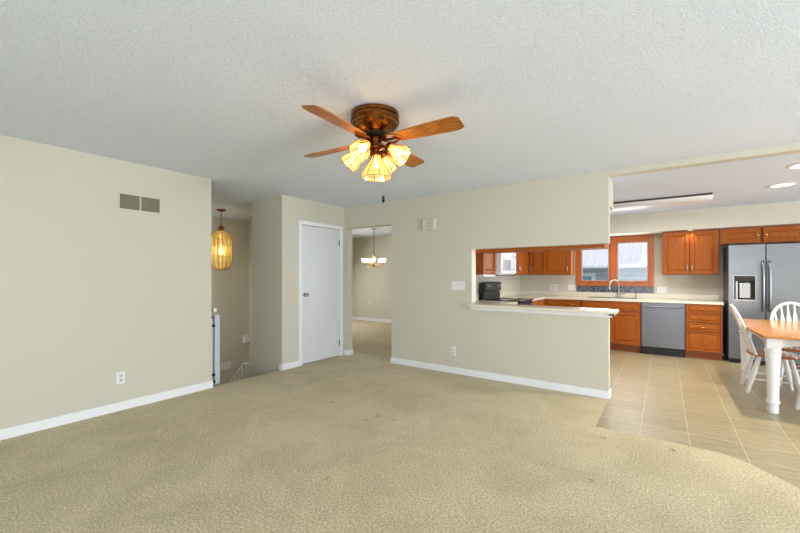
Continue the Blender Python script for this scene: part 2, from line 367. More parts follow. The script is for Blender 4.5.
# closet door
d1 = sempty('door_1', (XL, 3.642, 0))
B('door_leaf', M['door'], d1, (-.05, -.012, .003, .771, .012, 2.06), bev=.002)
B('door_casing', M['white'], d1, (-.1, .016, -.062, -.004, 0, 2.12), (-.1, .016, .778, .836, 0, 2.12), (-.1, .016, -.004, .778, 2.066, 2.12), bev=.003)
B('door_dark_backing', M['slot'], d1, (-.075, -.052, -.004, .778, 0, 2.066))  # full dark sheet behind the leaf, showing in the gaps around it
R90 = Matrix.Rotation(PI/2, 4, 'Y')
Lz('door_handle', M['nickel'], d1, [(.028, 0), (.028, .006), (.012, .01), (.011, .03), (.024, .036), (.029, .05), (.026, .062), (.012, .068)], 20, Matrix.Translation((-.012, .06, 1.03)) @ R90)
B('latch_plate', M['nickel'], d1, (-.014, -.010, .005, .02, 1.0, 1.06))
for z in (.18, 1.80): T('hinge', M['darkmetal'], d1, [(-.004, .775, z), (-.004, .775, z+.09)], .007)

# kitchen window
wn = sempty('window_1', (0, YK, 0))
x0, x1, z0, z1 = -1.432, -.148, 1.117, 2.058
B('window_frame', M['fir'], wn, (x0, x0+.06, -.03, .0, z0, z1), (x1-.06, x1, -.03, .0, z0, z1), (x0+.06, x1-.06, -.03, .0, z0, z0+.06), (x0+.06, x1-.06, -.03, 0, z1-.09, z1), (-.83, -.75, -.03, 0, z0+.06, z1-.09), bev=.004)
for a, b in ((-1.372, -.83), (-.75, -.208)):
    s = B('sash', M['fir'], wn, (a, a+.035, -.014, .05, z0+.06, z1-.09), (b-.035, b, -.014, .05, z0+.06, z1-.09), (a+.035, b-.035, -.014, .05, z0+.06, z0+.1), (a+.035, b-.035, -.014, .05, z1-.125, z1-.09), bev=.003)
    B('sash_gasket', M['plategrey'], s, (a+.035, a+.045, .0, .04, z0+.1, z1-.125), (b-.045, b-.035, .0, .04, z0+.1, z1-.125), (a+.035, b-.035, 0, .04, z0+.1, z0+.11), (a+.035, b-.035, 0, .04, z1-.135, z1-.125))
    B('pane', M['pane'], s, (a+.04, b-.04, .018, .024, z0+.105, z1-.13))
    T('crank_handle', M['nickel'], s, [((a+b)/2-.05, -.03, z0+.085), ((a+b)/2+.04, -.035, z0+.09), ((a+b)/2+.06, -.045, z0+.085)], .007)
o = struct('trim_mosaic', M['mosaic'], (x0, x1, YK-.008, YK, .995, 1.115))
o = struct('trim_opening_jamb', M['jamb'], (-2.057, -2.050, YB-.002, YB+.122, .97, 1.66))

# ================================================================== BAR LEDGE on the half wall
lg = thing('bar_ledge', 'cream ledge capping the half wall under the kitchen pass-through', 'ledge', (-1.225, 4.57, .90))
bm = bmesh.new(); box(bm, -.845, .825, -.13, .14, .012, .045, bev=.006); obj('ledge_top', bm, M['counter'], lg)
B('ledge_moulding', M['white'], lg, (-.838, .80, -.085, -.04, -.01, .012), (-.832, .775, -.060, -.04, -.03, -.01), (.743, .80, -.085, .10, -.01, .012), bev=.003)

# ================================================================== CABINETS (local front faces -Y, x to the right)
def raised_door(name, parent, x0, x1, z0, z1, yf, m=None, hx=None, hz=None, knob=False, horiz=False, t=.02, fr=.055):
    m = m or M['cab']
    bm = bmesh.new()
    box(bm, x0, x0+fr, yf, yf+t, z0, z1, bev=.003); box(bm, x1-fr, x1, yf, yf+t, z0, z1, bev=.003)
    box(bm, x0+fr, x1-fr, yf, yf+t, z0, z0+fr, bev=.003); box(bm, x0+fr, x1-fr, yf, yf+t, z1-fr, z1, bev=.003)
    # recessed field with raised, sloped centre
    a, b, c, d = x0+fr, x1-fr, z0+fr, z1-fr; s = min(.028, (d-c)*.3, (b-a)*.3)
    o1 = [(a, yf+.012, c), (b, yf+.012, c), (b, yf+.012, d), (a, yf+.012, d)]
    o2 = [(a+s, yf+.003, c+s), (b-s, yf+.003, c+s), (b-s, yf+.003, d-s), (a+s, yf+.003, d-s)]
    v1 = [bm.verts.new(p) for p in o1]; v2 = [bm.verts.new(p) for p in o2]
    bm.faces.new(v2)
    for i in range(4): bm.faces.new((v1[i], v1[(i+1) % 4], v2[(i+1) % 4], v2[i]))
    bm.faces.new([bm.verts.new((p[0], yf+t, p[2])) for p in o1])
    o = obj(name, bm, m, parent)
    if hx is not None:
        if knob:
            Lz('knob', M['brass'], o, [(.006, 0), (.006, .012), (.014, .017), (.015, .024), (.008, .029)], 14, Matrix.Translation((hx, yf, hz)) @ Matrix.Rotation(PI/2, 4, 'X'))
        elif horiz:
            T('handle', M['brass'], o, [(hx-.04, yf, hz), (hx-.036, yf-.022, hz), (hx-.015, yf-.028, hz), (hx+.015, yf-.028, hz), (hx+.036, yf-.022, hz), (hx+.04, yf, hz)], [.006, .005, .008, .008, .005, .006], 8)
        else:
            T('handle', M['nickel'], o, [(hx, yf, hz-.045), (hx, yf-.022, hz-.04), (hx, yf-.027, hz), (hx, yf-.022, hz+.04), (hx, yf, hz+.045)], [.006, .005, .007, .005, .006], 8)
    return o
def drawer_front(parent, x0, x1, z0, z1, yf):
    return raised_door('drawer', parent, x0, x1, z0, z1, yf, hx=(x0+x1)/2, hz=(z0+z1)/2, horiz=True, fr=.022)
def upper(label, x, y, wd, z0, z1, doors, rz=0, depth=.32, knob=False, stile=.02, handles='pair'):
    e = thing('wall_cabinet', label, 'cabinet', (x, y, z0), rz, 'wooden wall cabinets')
    h = z1-z0
    B('body', M['cab'], e, (0, wd, .018, depth, 0, h)); 
    B('face_frame', M['cabdark'], e, (0, wd, 0, .018, 0, .03), (0, wd, 0, .018, h-.03, h), (0, .035, 0, .018, .03, h-.03), (wd-.035, wd, 0, .018, .03, h-.03))
    n = len(doors)
    for i, (a, b, hs) in enumerate(doors):
        hx = None if hs is None else (a+.028 if hs == 'l' else b-.028)
        raised_door('door', e, a, b, .012, h-.022, -.02, hx=hx, hz=(h*.5 if knob else .12), knob=knob)
    return e
yU = 7.825
upper('two-door wooden wall cabinet between the window and the refrigerator', -.028, yU, .746, 1.33, 2.063, [(.012, .368, 'r'), (.378, .734, 'l')])
upper('short wooden wall cabinet above the refrigerator', .725, yU, .985, 1.807, 2.063, [(.03, .47, 'r'), (.505, .955, 'l')], knob=True)
upper('wooden wall cabinet left of the kitchen window', -1.995, yU, .523, 1.33, 2.063, [(.01, .49, 'r')])
upper('narrow wooden wall cabinet in the kitchen corner', -2.255, yU, .258, 1.33, 2.063, [(.0, .25, 'l')])
# left wall uppers face +X
def upperL(label, y0, wd, z0, z1, doors): return upper(label, -2.26, y0, wd, z0, z1, doors, rz=PI/2, depth=.29)
upperL('wooden wall cabinet left of the white microwave', 5.36, .515, 1.33, 2.063, [(.01, .505, 'r')])
upperL('short wooden wall cabinet above the white microwave', 5.878, .76, 1.73, 2.063, [(.01, .375, 'r'), (.385, .75, 'l')])
upperL('wooden wall cabinet between the microwave and the kitchen corner', 6.642, 1.17, 1.33, 2.063, [(.01, .40, 'r'), (.41, .82, 'l')])
# hanging peninsula cabinets over the pass-through
for xa, lb in ((-2.15, 'left'), (-1.34, 'right')):
    upper('%s wooden cabinet hung over the pass-through, underside showing' % lb, xa+.805, 4.98, .805, 1.622, 2.073, [(.01, .395, 'r'), (.405, .79, 'l')], rz=PI, depth=.325)

def base_cab(label, x, y, wd, rz=0, depth=.6, kind='door', top=.865):
    e = thing('base_cabinet', label, 'cabinet', (x, y, 0), rz, 'wooden base cabinets')
    B('body', M['cab'], e, (0, wd, .018, depth, .10, top))
    B('face_frame', M['cabdark'], e, (0, wd, 0, .018, .10, .13), (0, wd, 0, .018, top-.02, top), (0, .02, 0, .018, .13, top-.02), (wd-.02, wd, 0, .018, .13, top-.02), (.02, wd-.02, 0, .018, .68, .70))
    B('toe_kick', M['cabdark'], e, (0, wd, .07, .09, -.005, .10))
    if kind == 'drawers':
        for a, b in ((.725, .855), (.58, .712), (.435, .567), (.125, .422)): drawer_front(e, .015, wd-.03, a, b, -.02)
    elif kind == 'sink':
        raised_door('false_front', e, .015, wd-.015, .70, .855, -.02, fr=.02)
        raised_door('door', e, .015, wd/2-.005, .125, .685, -.02, hx=wd/2-.035, hz=.6)
        raised_door('door', e, wd/2+.005, wd-.015, .125, .685, -.02, hx=wd/2+.035, hz=.6)
    else:
        n = 2 if wd > .6 else 1
        for i in range(n):
            a = .015+i*(wd-.03)/n; b = a+(wd-.03)/n-.008
            drawer_front(e, a, b, .70, .855, -.02)
            raised_door('door', e, a, b, .125, .685, -.02, hx=b-.03 if i == 0 else a+.03, hz=.6)
    return e
yBs = 7.545
base_cab('four-drawer wooden base cabinet between dishwasher and refrigerator', .277, yBs, .456, kind='drawers')
base_cab('wooden sink base cabinet under the kitchen window', -1.245, yBs, .922, kind='sink')
base_cab('wooden base cabinet left of the sink cabinet in the kitchen corner', -1.90, yBs, .653)
base_cab('wooden base cabinet between the black range and the kitchen corner', -1.90, 6.64, .88, rz=PI/2)
base_cab('wooden base cabinet between the peninsula and the black range', -1.90, 5.29, .57, rz=PI/2)
base_cab('wooden peninsula base cabinet behind the half wall', -.56, 5.26, 1.33, rz=PI, depth=.58)

# worktops
wt = thing('countertop', 'cream worktop along the window wall with the sink', 'countertop', (0, 0, .867), 0, 'cream worktops')
sx0, sx1, sy0, sy1 = -1.17, -.39, 7.66, 8.03
B('top_slab', M['counter'], wt, (-1.88, sx0, 7.515, 8.153, 0, .038), (sx1, .745, 7.515, 8.153, 0, .038), (sx0, sx1, 7.515, sy0, 0, .038), (sx0, sx1, sy1, 8.153, 0, .038), (-2.558, -1.88, 6.64, 8.153, 0, .038))
struct('trim_backsplash', M['counter'], (-2.538, .745, 8.133, 8.155, .906, .993), (-2.56, -2.538, 6.64, 8.155, .906, .993), (-2.56, -2.538, 4.68, 5.868, .906, .993))
w2 = thing('countertop', 'cream worktop on the peninsula, left of the black range', 'countertop', (0, 0, .867), 0, 'cream worktops')
B('top_slab', M['counter'], w2, (-2.558, -1.88, 4.652, 5.868, 0, .038), (-1.88, -.545, 4.652, 5.285, 0, .038))
# sink
sk = thing('kitchen_sink', 'stainless double sink set in the worktop under the window', 'sink', ((sx0+sx1)/2, (sy0+sy1)/2, .905))
W2, D2 = (sx1-sx0)/2, (sy1-sy0)/2
B('rim', M['nickel'], sk, (-W2-.015, W2+.015, -D2-.015, -D2, 0, .004), (-W2-.015, W2+.015, D2, D2+.015, 0, .004), (-W2-.015, -W2, -D2, D2, 0, .004), (W2, W2+.015, -D2, D2, 0, .004), (-.012, .012, -D2, D2, -.01, .002))
for a, b in ((-W2+.001, -.012), (.012, W2-.001)):
    B('basin', M['nickel'], sk, (a, b, -D2+.001, D2-.001, -.04, -.034), (a, a+.004, -D2+.001, D2-.001, -.034, 0), (b-.004, b, -D2+.001, D2-.001, -.034, 0), (a, b, -D2+.001, -D2+.005, -.034, 0), (a, b, D2-.005, D2-.001, -.034, 0))
# faucet
fa = thing('kitchen_faucet', 'brushed gooseneck faucet arching over the kitchen sink', 'faucet', (-.69, 8.075, .905))
Lz('base', M['nickel'], fa, [(.03, 0), (.03, .01), (.022, .02), (.02, .09), (.016, .1)], 18)
arc = [(0, 0, .09), (0, 0, .24)] + [(-.085*(1-math.cos(a))*.8, -.085*(1-math.cos(a))*.62, .24+.085*math.sin(a)) for a in [PI*k/12 for k in range(1, 13)]]
T('spout', M['nickel'], fa, arc, .012, 12)
px_, py_, pz_ = arc[-1]
T('spray_head', M['nickel'], fa, [(px_, py_, pz_), (px_-.006, py_-.004, pz_-.04), (px_-.01, py_-.006, pz_-.085)], [.013, .018, .019], 12)
T('lever', M['nickel'], fa, [(.02, 0, .06), (.06, -.01, .07), (.11, -.02, .085)], [.009, .007, .006], 8)
sd = thing('soap_dispenser', 'small nickel soap dispenser right of the faucet', 'soap dispenser', (-.42, 8.075, .905))
Lz('base', M['nickel'], sd, [(.018, 0), (.018, .006), (.009, .012), (.008, .07), (.012, .075), (.012, .09)], 14)
T('spout', M['nickel'], sd, [(0, 0, .085), (-.01, -.03, .09), (-.015, -.05, .082)], .005, 8)

# ================================================================== APPLIANCES
dw = thing('dishwasher', 'stainless steel dishwasher with black kick plate, left of the drawers', 'dishwasher', (-.319, 7.54, 0))
B('body', M['blackm'], dw, (.004, .59, .02, .59, 0, .86)); B('kick_plate', M['black'], dw, (.004, .59, .005, .02, -.005, .12))
B('door', M['steeldark'], dw, (.006, .588, -.02, .02, .125, .858), bev=.005)
for q in (.002, .588): B('side_trim', M['blackm'], dw, (q, q+.004, -.012, .02, .1, .86))
bm = bmesh.new(); tube(bm, [(.04, -.022, .80)]+[(.04+.514*k/12, -.038-.02*math.sin(PI*k/12), .80) for k in range(13)]+[(.554, -.022, .80)], .014, 10); obj('handle', bm, M['steel'], dw, smooth=True)

fr = thing('refrigerator', 'stainless side-by-side refrigerator with water dispenser', 'refrigerator', (.80, 7.53, 0))
B('body', M['fridgeside'], fr, (0, .91, .075, .61, .06, 1.775), bev=.004)
B('base_grille', M['grille'], fr, (.01, .90, .05, .60, .012, .058))
for q in (.02, .85): B('foot', M['blackm'], fr, (q, q+.04, .06, .1, -.006, .012))
for q in (.02, .81): B('hinge_cover', M['blackm'], fr, (q, q+.08, .02, .10, 1.776, 1.80))
# left door with a recess for the dispenser
DX0, DX1, DZ0, DZ1 = .065, .30, .945, 1.31
bm = bmesh.new(); z0d, z1d = .065, 1.775
for b_ in ((.004, DX0, 0, .07, z0d, z1d), (DX1, .408, 0, .07, z0d, z1d), (DX0, DX1, 0, .07, z0d, DZ0), (DX0, DX1, 0, .07, DZ1, z1d)): box(bm, *b_)
dl = obj('door', bm, M['steel'], fr)
B('dispenser_recess', M['blackm'], dl, (DX0+.002, DX1-.002, .05, .068, DZ0, DZ1))
B('dispenser_panel', M['grille'], dl, (DX0+.001, DX1-.001, -.004, .05, DZ1-.075, DZ1-.001), bev=.003)
B('dispenser_frame', M['nickel'], dl, (DX0-.01, DX0, -.004, 0, DZ0-.01, DZ1+.01), (DX1, DX1+.01, -.004, 0, DZ0-.01, DZ1+.01), (DX0, DX1, -.004, 0, DZ0-.01, DZ0), (DX0, DX1, -.004, 0, DZ1, DZ1+.01))
B('dispenser_paddle', M['nickel'], dl, (.085, .11, .02, .05, .96, 1.23), (.13, .25, .03, .05, .98, 1.2), (.16, .22, .012, .03, 1.10, 1.2), bev=.002)
B('dispenser_tray', M['nickel'], dl, (DX0+.003, DX1-.003, .003, .05, DZ0, DZ0+.012))
dr = B('door', M['steel'], fr, (.418, .906, 0, .07, z0d, z1d), bev=.004)
for p_, hx in ((dl, .378), (dr, .448)):
    pts = [(hx, 0, .80), (hx, -.035, .815)] + [(hx, -.04-.028*math.sin(PI*k/10), .83+.66*k/10) for k in range(11)] + [(hx, -.035, 1.505), (hx, 0, 1.52)]
    T('handle', M['steel'], p_, pts, .016, 10)

rg = thing('range', 'black freestanding kitchen range seen through the pass-through', 'range', (-1.87, 5.872, 0), PI/2)
B('body', M['blackm'], rg, (0, .76, .0, .63, .0, .895), bev=.004)
B('cooktop', M['black'], rg, (0, .76, -.03, .57, .895, .915), bev=.004)
B('oven_door', M['black'], rg, (.01, .75, -.03, .0, .2, .80), bev=.006)
B('drawer', M['blackm'], rg, (.01, .75, -.02, .0, .03, .18), bev=.004)
T('handle', M['nickel'], rg, [(.06, -.03, .75), (.06, -.07, .75), (.70, -.07, .75), (.70, -.03, .75)], .012)
bm = bmesh.new(); box(bm, .0, .76, .575, .63, .915, 1.03, bev=.006); box(bm, .005, .755, .55, .63, 1.05, 1.205, bev=.012); box(bm, .02, .74, .585, .63, 1.03, 1.05)
bgd = obj('backguard', bm, M['blackm'], rg)
B('control_panel', M['grille'], bgd, (.03, .73, .546, .55, 1.065, 1.19))
for kx in (.10, .19, .57, .66): Lz('knob', M['nickel'], bgd, [(.024, 0), (.024, .01), (.016, .014), (.014, .03)], 16, Matrix.Translation((kx, .546, 1.135)) @ Matrix.Rotation(PI/2, 4, 'X'))
B('display', M['black'], bgd, (.29, .47, .542, .546, 1.09, 1.17))
for (bx, by, r) in ((.2, .12, .1), (.56, .12, .08), (.2, .42, .08), (.56, .42, .1)): Lz('burner', M['grille'], rg, [(r, .915), (r, .917), (r-.008, .917), (r-.008, .915)], 24, Matrix.Translation((bx, by, 0)))

mw = thing('microwave', 'white over-the-range microwave between wooden wall cabinets', 'microwave', (-2.17, 5.882, 1.32), PI/2)
B('body', M['whiteapp'], mw, (0, .752, .02, .37, .012, .405), bev=.004)
B('vent_base', M['grille'], mw, (.01, .742, .01, .35, -.004, .012))
B('door', M['whiteapp'], mw, (.0, .575, -.02, .02, .03, .40), bev=.006)
B('door_window', M['glassgrey'], mw, (.06, .46, -.024, -.02, .08, .26), bev=.002)
T('handle', M['whiteapp'], mw, [(.545, -.02, .08), (.545, -.055, .10), (.545, -.06, .21), (.545, -.055, .32), (.545, -.02, .34)], .012)
B('control_panel', M['whiteapp'], mw, (.58, .752, -.018, .02, .03, .40), bev=.004)
B('display', M['slot'], mw, (.62, .72, -.022, -.018, .30, .335))
B('top_grille', M['plategrey'], mw, (.02, .73, -.005, .02, .403, .412))
# slim fluorescent strip under the cabinet
uc = tag(B('under_cabinet_light', M['whiteapp'], None, (-2.50, -2.24, 5.40, 5.86, 1.300, 1.329), bev=.004), 'slim white light under the cabinet left of the microwave', 'light')

# ================================================================== KITCHEN LIGHTS
cl = thing('ceiling_light', 'long white acrylic fluorescent ceiling fixture in the kitchen', 'ceiling light', (-.12, 6.49, HK))
B('base', M['slot'], cl, (-.64, .62, -.22, .22, -.02, 0))
bm = bmesh.new()
prof = [(-.24, -.015), (-.24, -.03), (-.21, -.062), (-.14, -.078), (0, -.084), (.14, -.078), (.21, -.062), (.24, -.03), (.24, -.015)]
def sec(x, k): return [bm.verts.new((x, y*k if abs(k) > 0 else 0, -.015+(z+.015)*k)) for y, z in prof]
ss = [sec(-.67, .55), sec(-.65, .85), sec(-.60, 1), sec(.58, 1), sec(.63, .85), sec(.65, .55)]
for a, b in zip(ss, ss[1:]):
    for k in range(len(prof)-1): bm.faces.new((a[k], a[k+1], b[k+1], b[k]))
for s_ in (ss[0], ss[-1]): bm.faces.new(s_)
obj('diffuser', bm, M['diffuser'], cl, smooth=True)
o = area('fixture_fill_light', (0, 0, -.095), (0, 0, -1), 1.2, .4, 26, (1, .98, .95)); o.parent = cl  # fill light added under the diffuser to brighten the kitchen
B('shadow_gap_strip', M['slot'], cl, (-.655, .63, -.246, -.241, -.026, -.001))  # dark strip standing in for the shadowed gap at the ceiling
def can(x, y, z, label, power, r=.10, col=(1, .90, .67), grp=None, nm='recessed_light'):
    e = thing(nm, label, 'ceiling light', (x, y, z), 0, 'recessed ceiling lights' if nm == 'recessed_light' else 'small soffit lights')
    Lz('trim_ring', M['white'], e, [(r*1.22, -.001), (r*1.25, -.006), (r*1.02, -.01), (r*1.0, -.003)], 28, cap=False)
    Lz('lens', M['lens'], e, [(.001, -.0035), (r*1.01, -.0035)], 28, cap=False)
    spot('lamp_light', (0, 0, -.03), power, col, 125, .02, e, .6)
    return e
can(1.14, 6.19, HK, 'round recessed ceiling light nearer the refrigerator', 48)
can(1.11, 5.20, HK, 'round recessed ceiling light cut by the right photo edge, over the table', 145)
can(.355, 7.75, 2.065, 'small soffit light above the cabinet right of the window', 2.2, .035, (1, .75, .42), nm='soffit_light')
can(-.79, 7.78, 2.065, 'small soffit light above the kitchen window', 5, .04, (1, .88, .7), nm='soffit_light')
can(-1.85, 7.75, 2.065, 'small soffit light above the cabinet left of the window', 2.2, .035, (1, .75, .42), nm='soffit_light')

# ================================================================== PLATES, VENT, CHIME
def outlet(label, loc, rz, gang=1):
    e = thing('wall_outlet', label, 'outlet', loc, rz, 'white wall outlets')
    B('cover_plate', M['plate'], e, (-.036*gang, .036*gang, -.006, 0, -.058, .058), bev=.002)
    for g in range(gang):
        cx = (g-(gang-1)/2)*.05
        for z in (-.022, .022):
            s_ = B('socket', M['plategrey'], e, (cx-.014, cx+.014, -.009, -.006, z-.014, z+.014), bev=.001)
            B('slot', M['slot'], s_, (cx-.008, cx-.005, -.010, -.009, z-.005, z+.007), (cx+.005, cx+.008, -.010, -.009, z-.005, z+.007))
    return e
def switch(label, loc, rz, gang=1, w_=None, h_=.058):
    e = thing('light_switch', label, 'switch', loc, rz, 'white switch plates')
    w_ = w_ or .024+.023*gang
    B('cover_plate', M['plate'], e, (-w_, w_, -.006, 0, -h_, h_), bev=.002)
    for g in range(gang):
        cx = (g-(gang-1)/2)*.045
        B('toggle', M['plategrey'], e, (cx-.005, cx+.005, -.016, -.006, -.006, .012), bev=.001)
    return e
outlet('white outlet low on the left wall below the air vent', (XL, 1.405, .317), PI/2)
outlet('white outlet low on the back wall under the four-gang switch', (-2.317, YB, .299), 0)
switch('white four-gang switch plate left of the pass-through', (-2.25, YB, 1.182), 0, 4, .098)
outlet('white double outlet on the backsplash left of the kitchen window', (-1.86, YK, 1.075), 0, 2)
switch('white double switch plate beside the left edge of the window', (-1.52, YK, 1.075), 0, 2)
switch('white double switch plate above the dishwasher worktop', (-.03, YK, 1.062), 0, 2)
switch('white wide switch plate low on the foyer wall by the gate', (-7.0, 3.99, -.45), PI/2, 3, .12, .07)
outlet('tiny white outlet on the front room wall under the chandelier', (-6.98, 8.35, .55), 0)
bxo = tag(B('wall_box', M['plate'], None, (-7.0, -6.93, 4.36, 4.53, -.05, .10), bev=.006), 'small white box on the foyer wall beside the closet wall', 'box')
# air return vent
vt = thing('air_vent', 'two-panel cream air return grille high on the left wall', 'vent', (XL, 1.38, 1.955), PI/2)
B('frame', M['vent'], vt, (0, .385, -.008, 0, 0, .016), (0, .385, -.008, 0, .16, .176), (0, .016, -.008, 0, .016, .16), (.369, .385, -.008, 0, .016, .16), (.186, .199, -.008, 0, .016, .16), bev=.002)
B('backing', M['ventdark'], vt, (.01, .375, -.002, 0, .01, .166))
bm = bmesh.new()
for a, b in ((.016, .186), (.199, .369)):
    for k in range(14):
        z = .02+k*.0101
        v = [bm.verts.new(p) for p in ((a, -.007, z), (b, -.007, z), (b, -.002, z+.008), (a, -.002, z+.008))]; bm.faces.new(v)
        v = [bm.verts.new(p) for p in ((a, -.007, z-.001), (b, -.007, z-.001), (b, -.007, z), (a, -.007, z))]; bm.faces.new(v)
obj('louvers', bm, M['ventdark'], vt)
# door chime
ch = thing('door_chime', 'ivory door chime box on the back wall above the switch plate', 'door chime', (-2.68, YB, 1.95), 0)
B('body', M['chime'], ch, (-.075, .075, -.045, 0, .008, .15), bev=.004)
B('chime_cap', M['chime'], ch, (-.093, -.075, -.055, 0, 0, .155), (.075, .095, -.055, 0, 0, .155), bev=.006)
B('grille', M['ventdark'], ch, *[(-.055+i*.022, -.045+i*.022, -.047, -.045, zz, zz+.012) for i in range(5) for zz in (.035, .06, .085, .11)])

# ================================================================== CEILING FAN
FX, FY = -1.642, 2.023
fan = thing('ceiling_fan', 'four-blade wood and bronze ceiling fan with lit amber glass shades', 'ceiling fan', (FX, FY, H), math.radians(4))
Lz('housing', M['bronze'], fan, [(.150, 0), (.166, -.004), (.167, -.030), (.160, -.034), (.160, -.046), (.170, -.05), (.170, -.064), (.162, -.068), (.160, -.088), (.150, -.094), (.15, -.10), (.13, -.115), (.07, -.14), (.07, -.145)], 40)
Lz('motor_ring', M['darkmetal'], fan, [(.066, -.145), (.074, -.148), (.074, -.163), (.066, -.168)], 28)
Lz('neck', M['bronze'], fan, [(.055, -.168), (.058, -.18), (.05, -.19), (.05, -.232), (.056, -.238), (.056, -.25), (.036, -.258), (.034, -.285), (.04, -.29), (.02, -.30)], 28)
for k in range(4):
    a = k*PI/2
    R = Matrix.Rotation(a, 4, 'Z') @ Matrix.Translation((0, 0, -.194)) @ Matrix.Rotation(math.radians(-12), 4, 'X')
    bm = bmesh.new()
    out = [(.16, -.042), (.22, -.052), (.40, -.064), (.56, -.071), (.61, -.068), (.64, -.05), (.64, .05), (.61, .068), (.56, .071), (.40, .064), (.22, .052), (.16, .042)]
    prism(bm, out, -.004, .004); bmesh.ops.bevel(bm, geom=[e for e in bm.edges], offset=.002, segments=1, affect='EDGES')
    bo = obj('blade', bm, M['blade'], fan); bo.matrix_local = R
    bm = bmesh.new()
    for sg in (-1, 1):
        tube(bm, [(-.075+.135, sg*.01, .004), (.10, sg*.03, -.008), (.13, sg*.045, -.010), (.17, sg*.036, -.009), (.20, sg*.012, -.008), (.225, 0, -.008)], [.008, .008, .009, .008, .007, .005], 8)
    tube(bm, [(.06, 0, .004), (.12, 0, -.008), (.20, 0, -.009)], [.012, .008, .008], 8)
    for q in ((.17, -.03), (.17, .03), (.215, 0)): lathe(bm, [(.009, -.014), (.007, -.006)], 10, Matrix.Translation((q[0], q[1], 0)))
    iron = obj('blade_iron', bm, M['bronze'], fan, smooth=True); iron.matrix_local = R
def shade(parent, Mt, n=8, r1=.068, h=.125):
    r0 = .032
    bm = bmesh.new()
    lathe(bm, [(r0*.6, .004), (r0, 0), (r0*1.25, -.03), (r1, -h+.028), (r1*1.04, -h)], n, None, cap=False)
    s_ = obj('lamp_shade', bm, M['amber'], parent); s_.matrix_local = Mt
    bm = bmesh.new()
    for k in range(n):
        a = 2*PI*k/n; c, s = math.cos(a), math.sin(a)
        tube(bm, [(r0*c, r0*s, 0), (r0*1.25*c, r0*1.25*s, -.03), (r1*c, r1*s, -h+.028), (r1*1.04*c, r1*1.04*s, -h)], .003, 5)
        a2 = 2*PI*(k+1)/n; c2, s2 = math.cos(a2), math.sin(a2)
        tube(bm, [(r1*1.04*c, r1*1.04*s, -h), (r1*1.04*c2, r1*1.04*s2, -h)], .002, 5)
        tube(bm, [(r1*c, r1*s, -h+.028), (r1*c2, r1*s2, -h+.028)], .0015, 5)
    cm = obj('came', bm, M['bronze'], s_)
    Lz('bulb', M['bulb'], s_, [(.012, -.01), (.013, -.03), (.022, -.048), (.026, -.065), (.021, -.082), (.010, -.090), (.001, -.092)], 16)
    point('bulb_light', (0, 0, -h+.012), 1.1, (1, .88, .70), .025, s_)
    fit = Lz('shade_fitter', M['bronze'], s_, [(.02, .03), (.03, .02), (.034, .0), (.036, -.006)], 20)
    return s_
for k in range(4):
    # arms roughly under the blades
    a = math.radians(7+90*k)
    d = Vector((math.cos(a), math.sin(a), 0))
    bm = bmesh.new(); tube(bm, [d*.03+Vector((0, 0, -.235)), d*.065+Vector((0, 0, -.232)), d*.105+Vector((0, 0, -.248))], .009, 8); obj('lamp_arm', bm, M['bronze'], fan, smooth=True)
    Mt = Matrix.Translation(d*.118+Vector((0, 0, -.253))) @ Matrix.Rotation(a, 4, 'Z') @ Matrix.Rotation(math.radians(-52), 4, 'Y')
    shade(fan, Mt)
shade(fan, Matrix.Translation((.012, .004, -.290)), r1=.102, h=.16)
pcx, pcy = .062, .01
T('pull_chain', M['brass'], fan, [(pcx, pcy, -.24), (pcx, pcy, -.40), (pcx, pcy, -.575)], .0016, 5)
Lz('pull_knob', M['darkmetal'], fan, [(.004, -.575), (.010, -.585), (.008, -.598), (.011, -.612), (.004, -.625)], 12, Matrix.Translation((pcx, pcy, 0)))

# ================================================================== FOYER: pendant, gate, rails, stairs
pd = thing('pendant_lamp', 'gold ribbed glass pendant lamp on a chain over the stairs', 'pendant lamp', (-6.16, 3.44, H))
Lz('canopy', M['bronze'], pd, [(.075, 0), (.075, -.012), (.05, -.03), (.01, -.035)], 24)
T('chain', M['darkmetal'], pd, [(0, 0, -.03), (0, 0, -.30)], .006, 6)
Lz('crown', M['cabdark'], pd, [(.012, -.27), (.05, -.30), (.06, -.315), (.03, -.33), (.06, -.36)], 18)
gp = [(.06, -.36), (.12, -.40), (.165, -.47), (.175, -.55), (.175, -.82), (.16, -.92), (.12, -1.0), (.08, -1.02)]
Lz('glass_shade', M['ambercage'], pd, gp, 16, cap=False, smooth=False)
bm = bmesh.new()
for k in range(16):
    a = 2*PI*k/16; tube(bm, [(r*1.01*math.cos(a), r*1.01*math.sin(a), z) for r, z in gp], .0055, 5)
for r, z in ((.167, -.47), (.178, -.62), (.178, -.80), (.085, -1.02)): tube(bm, [(r*math.cos(2*PI*k/24), r*math.sin(2*PI*k/24), z) for k in range(25)], .004, 5)
obj('cage', bm, M['brass'], pd, smooth=True)
Lz('bulb', M['bulb'], pd, [(.012, -.60), (.016, -.65), (.035, -.70), (.04, -.73), (.03, -.76), (.005, -.775)], 14)
point('bulb_light', (0, -.0, -.69), 5, (1, .88, .62), .05, pd)

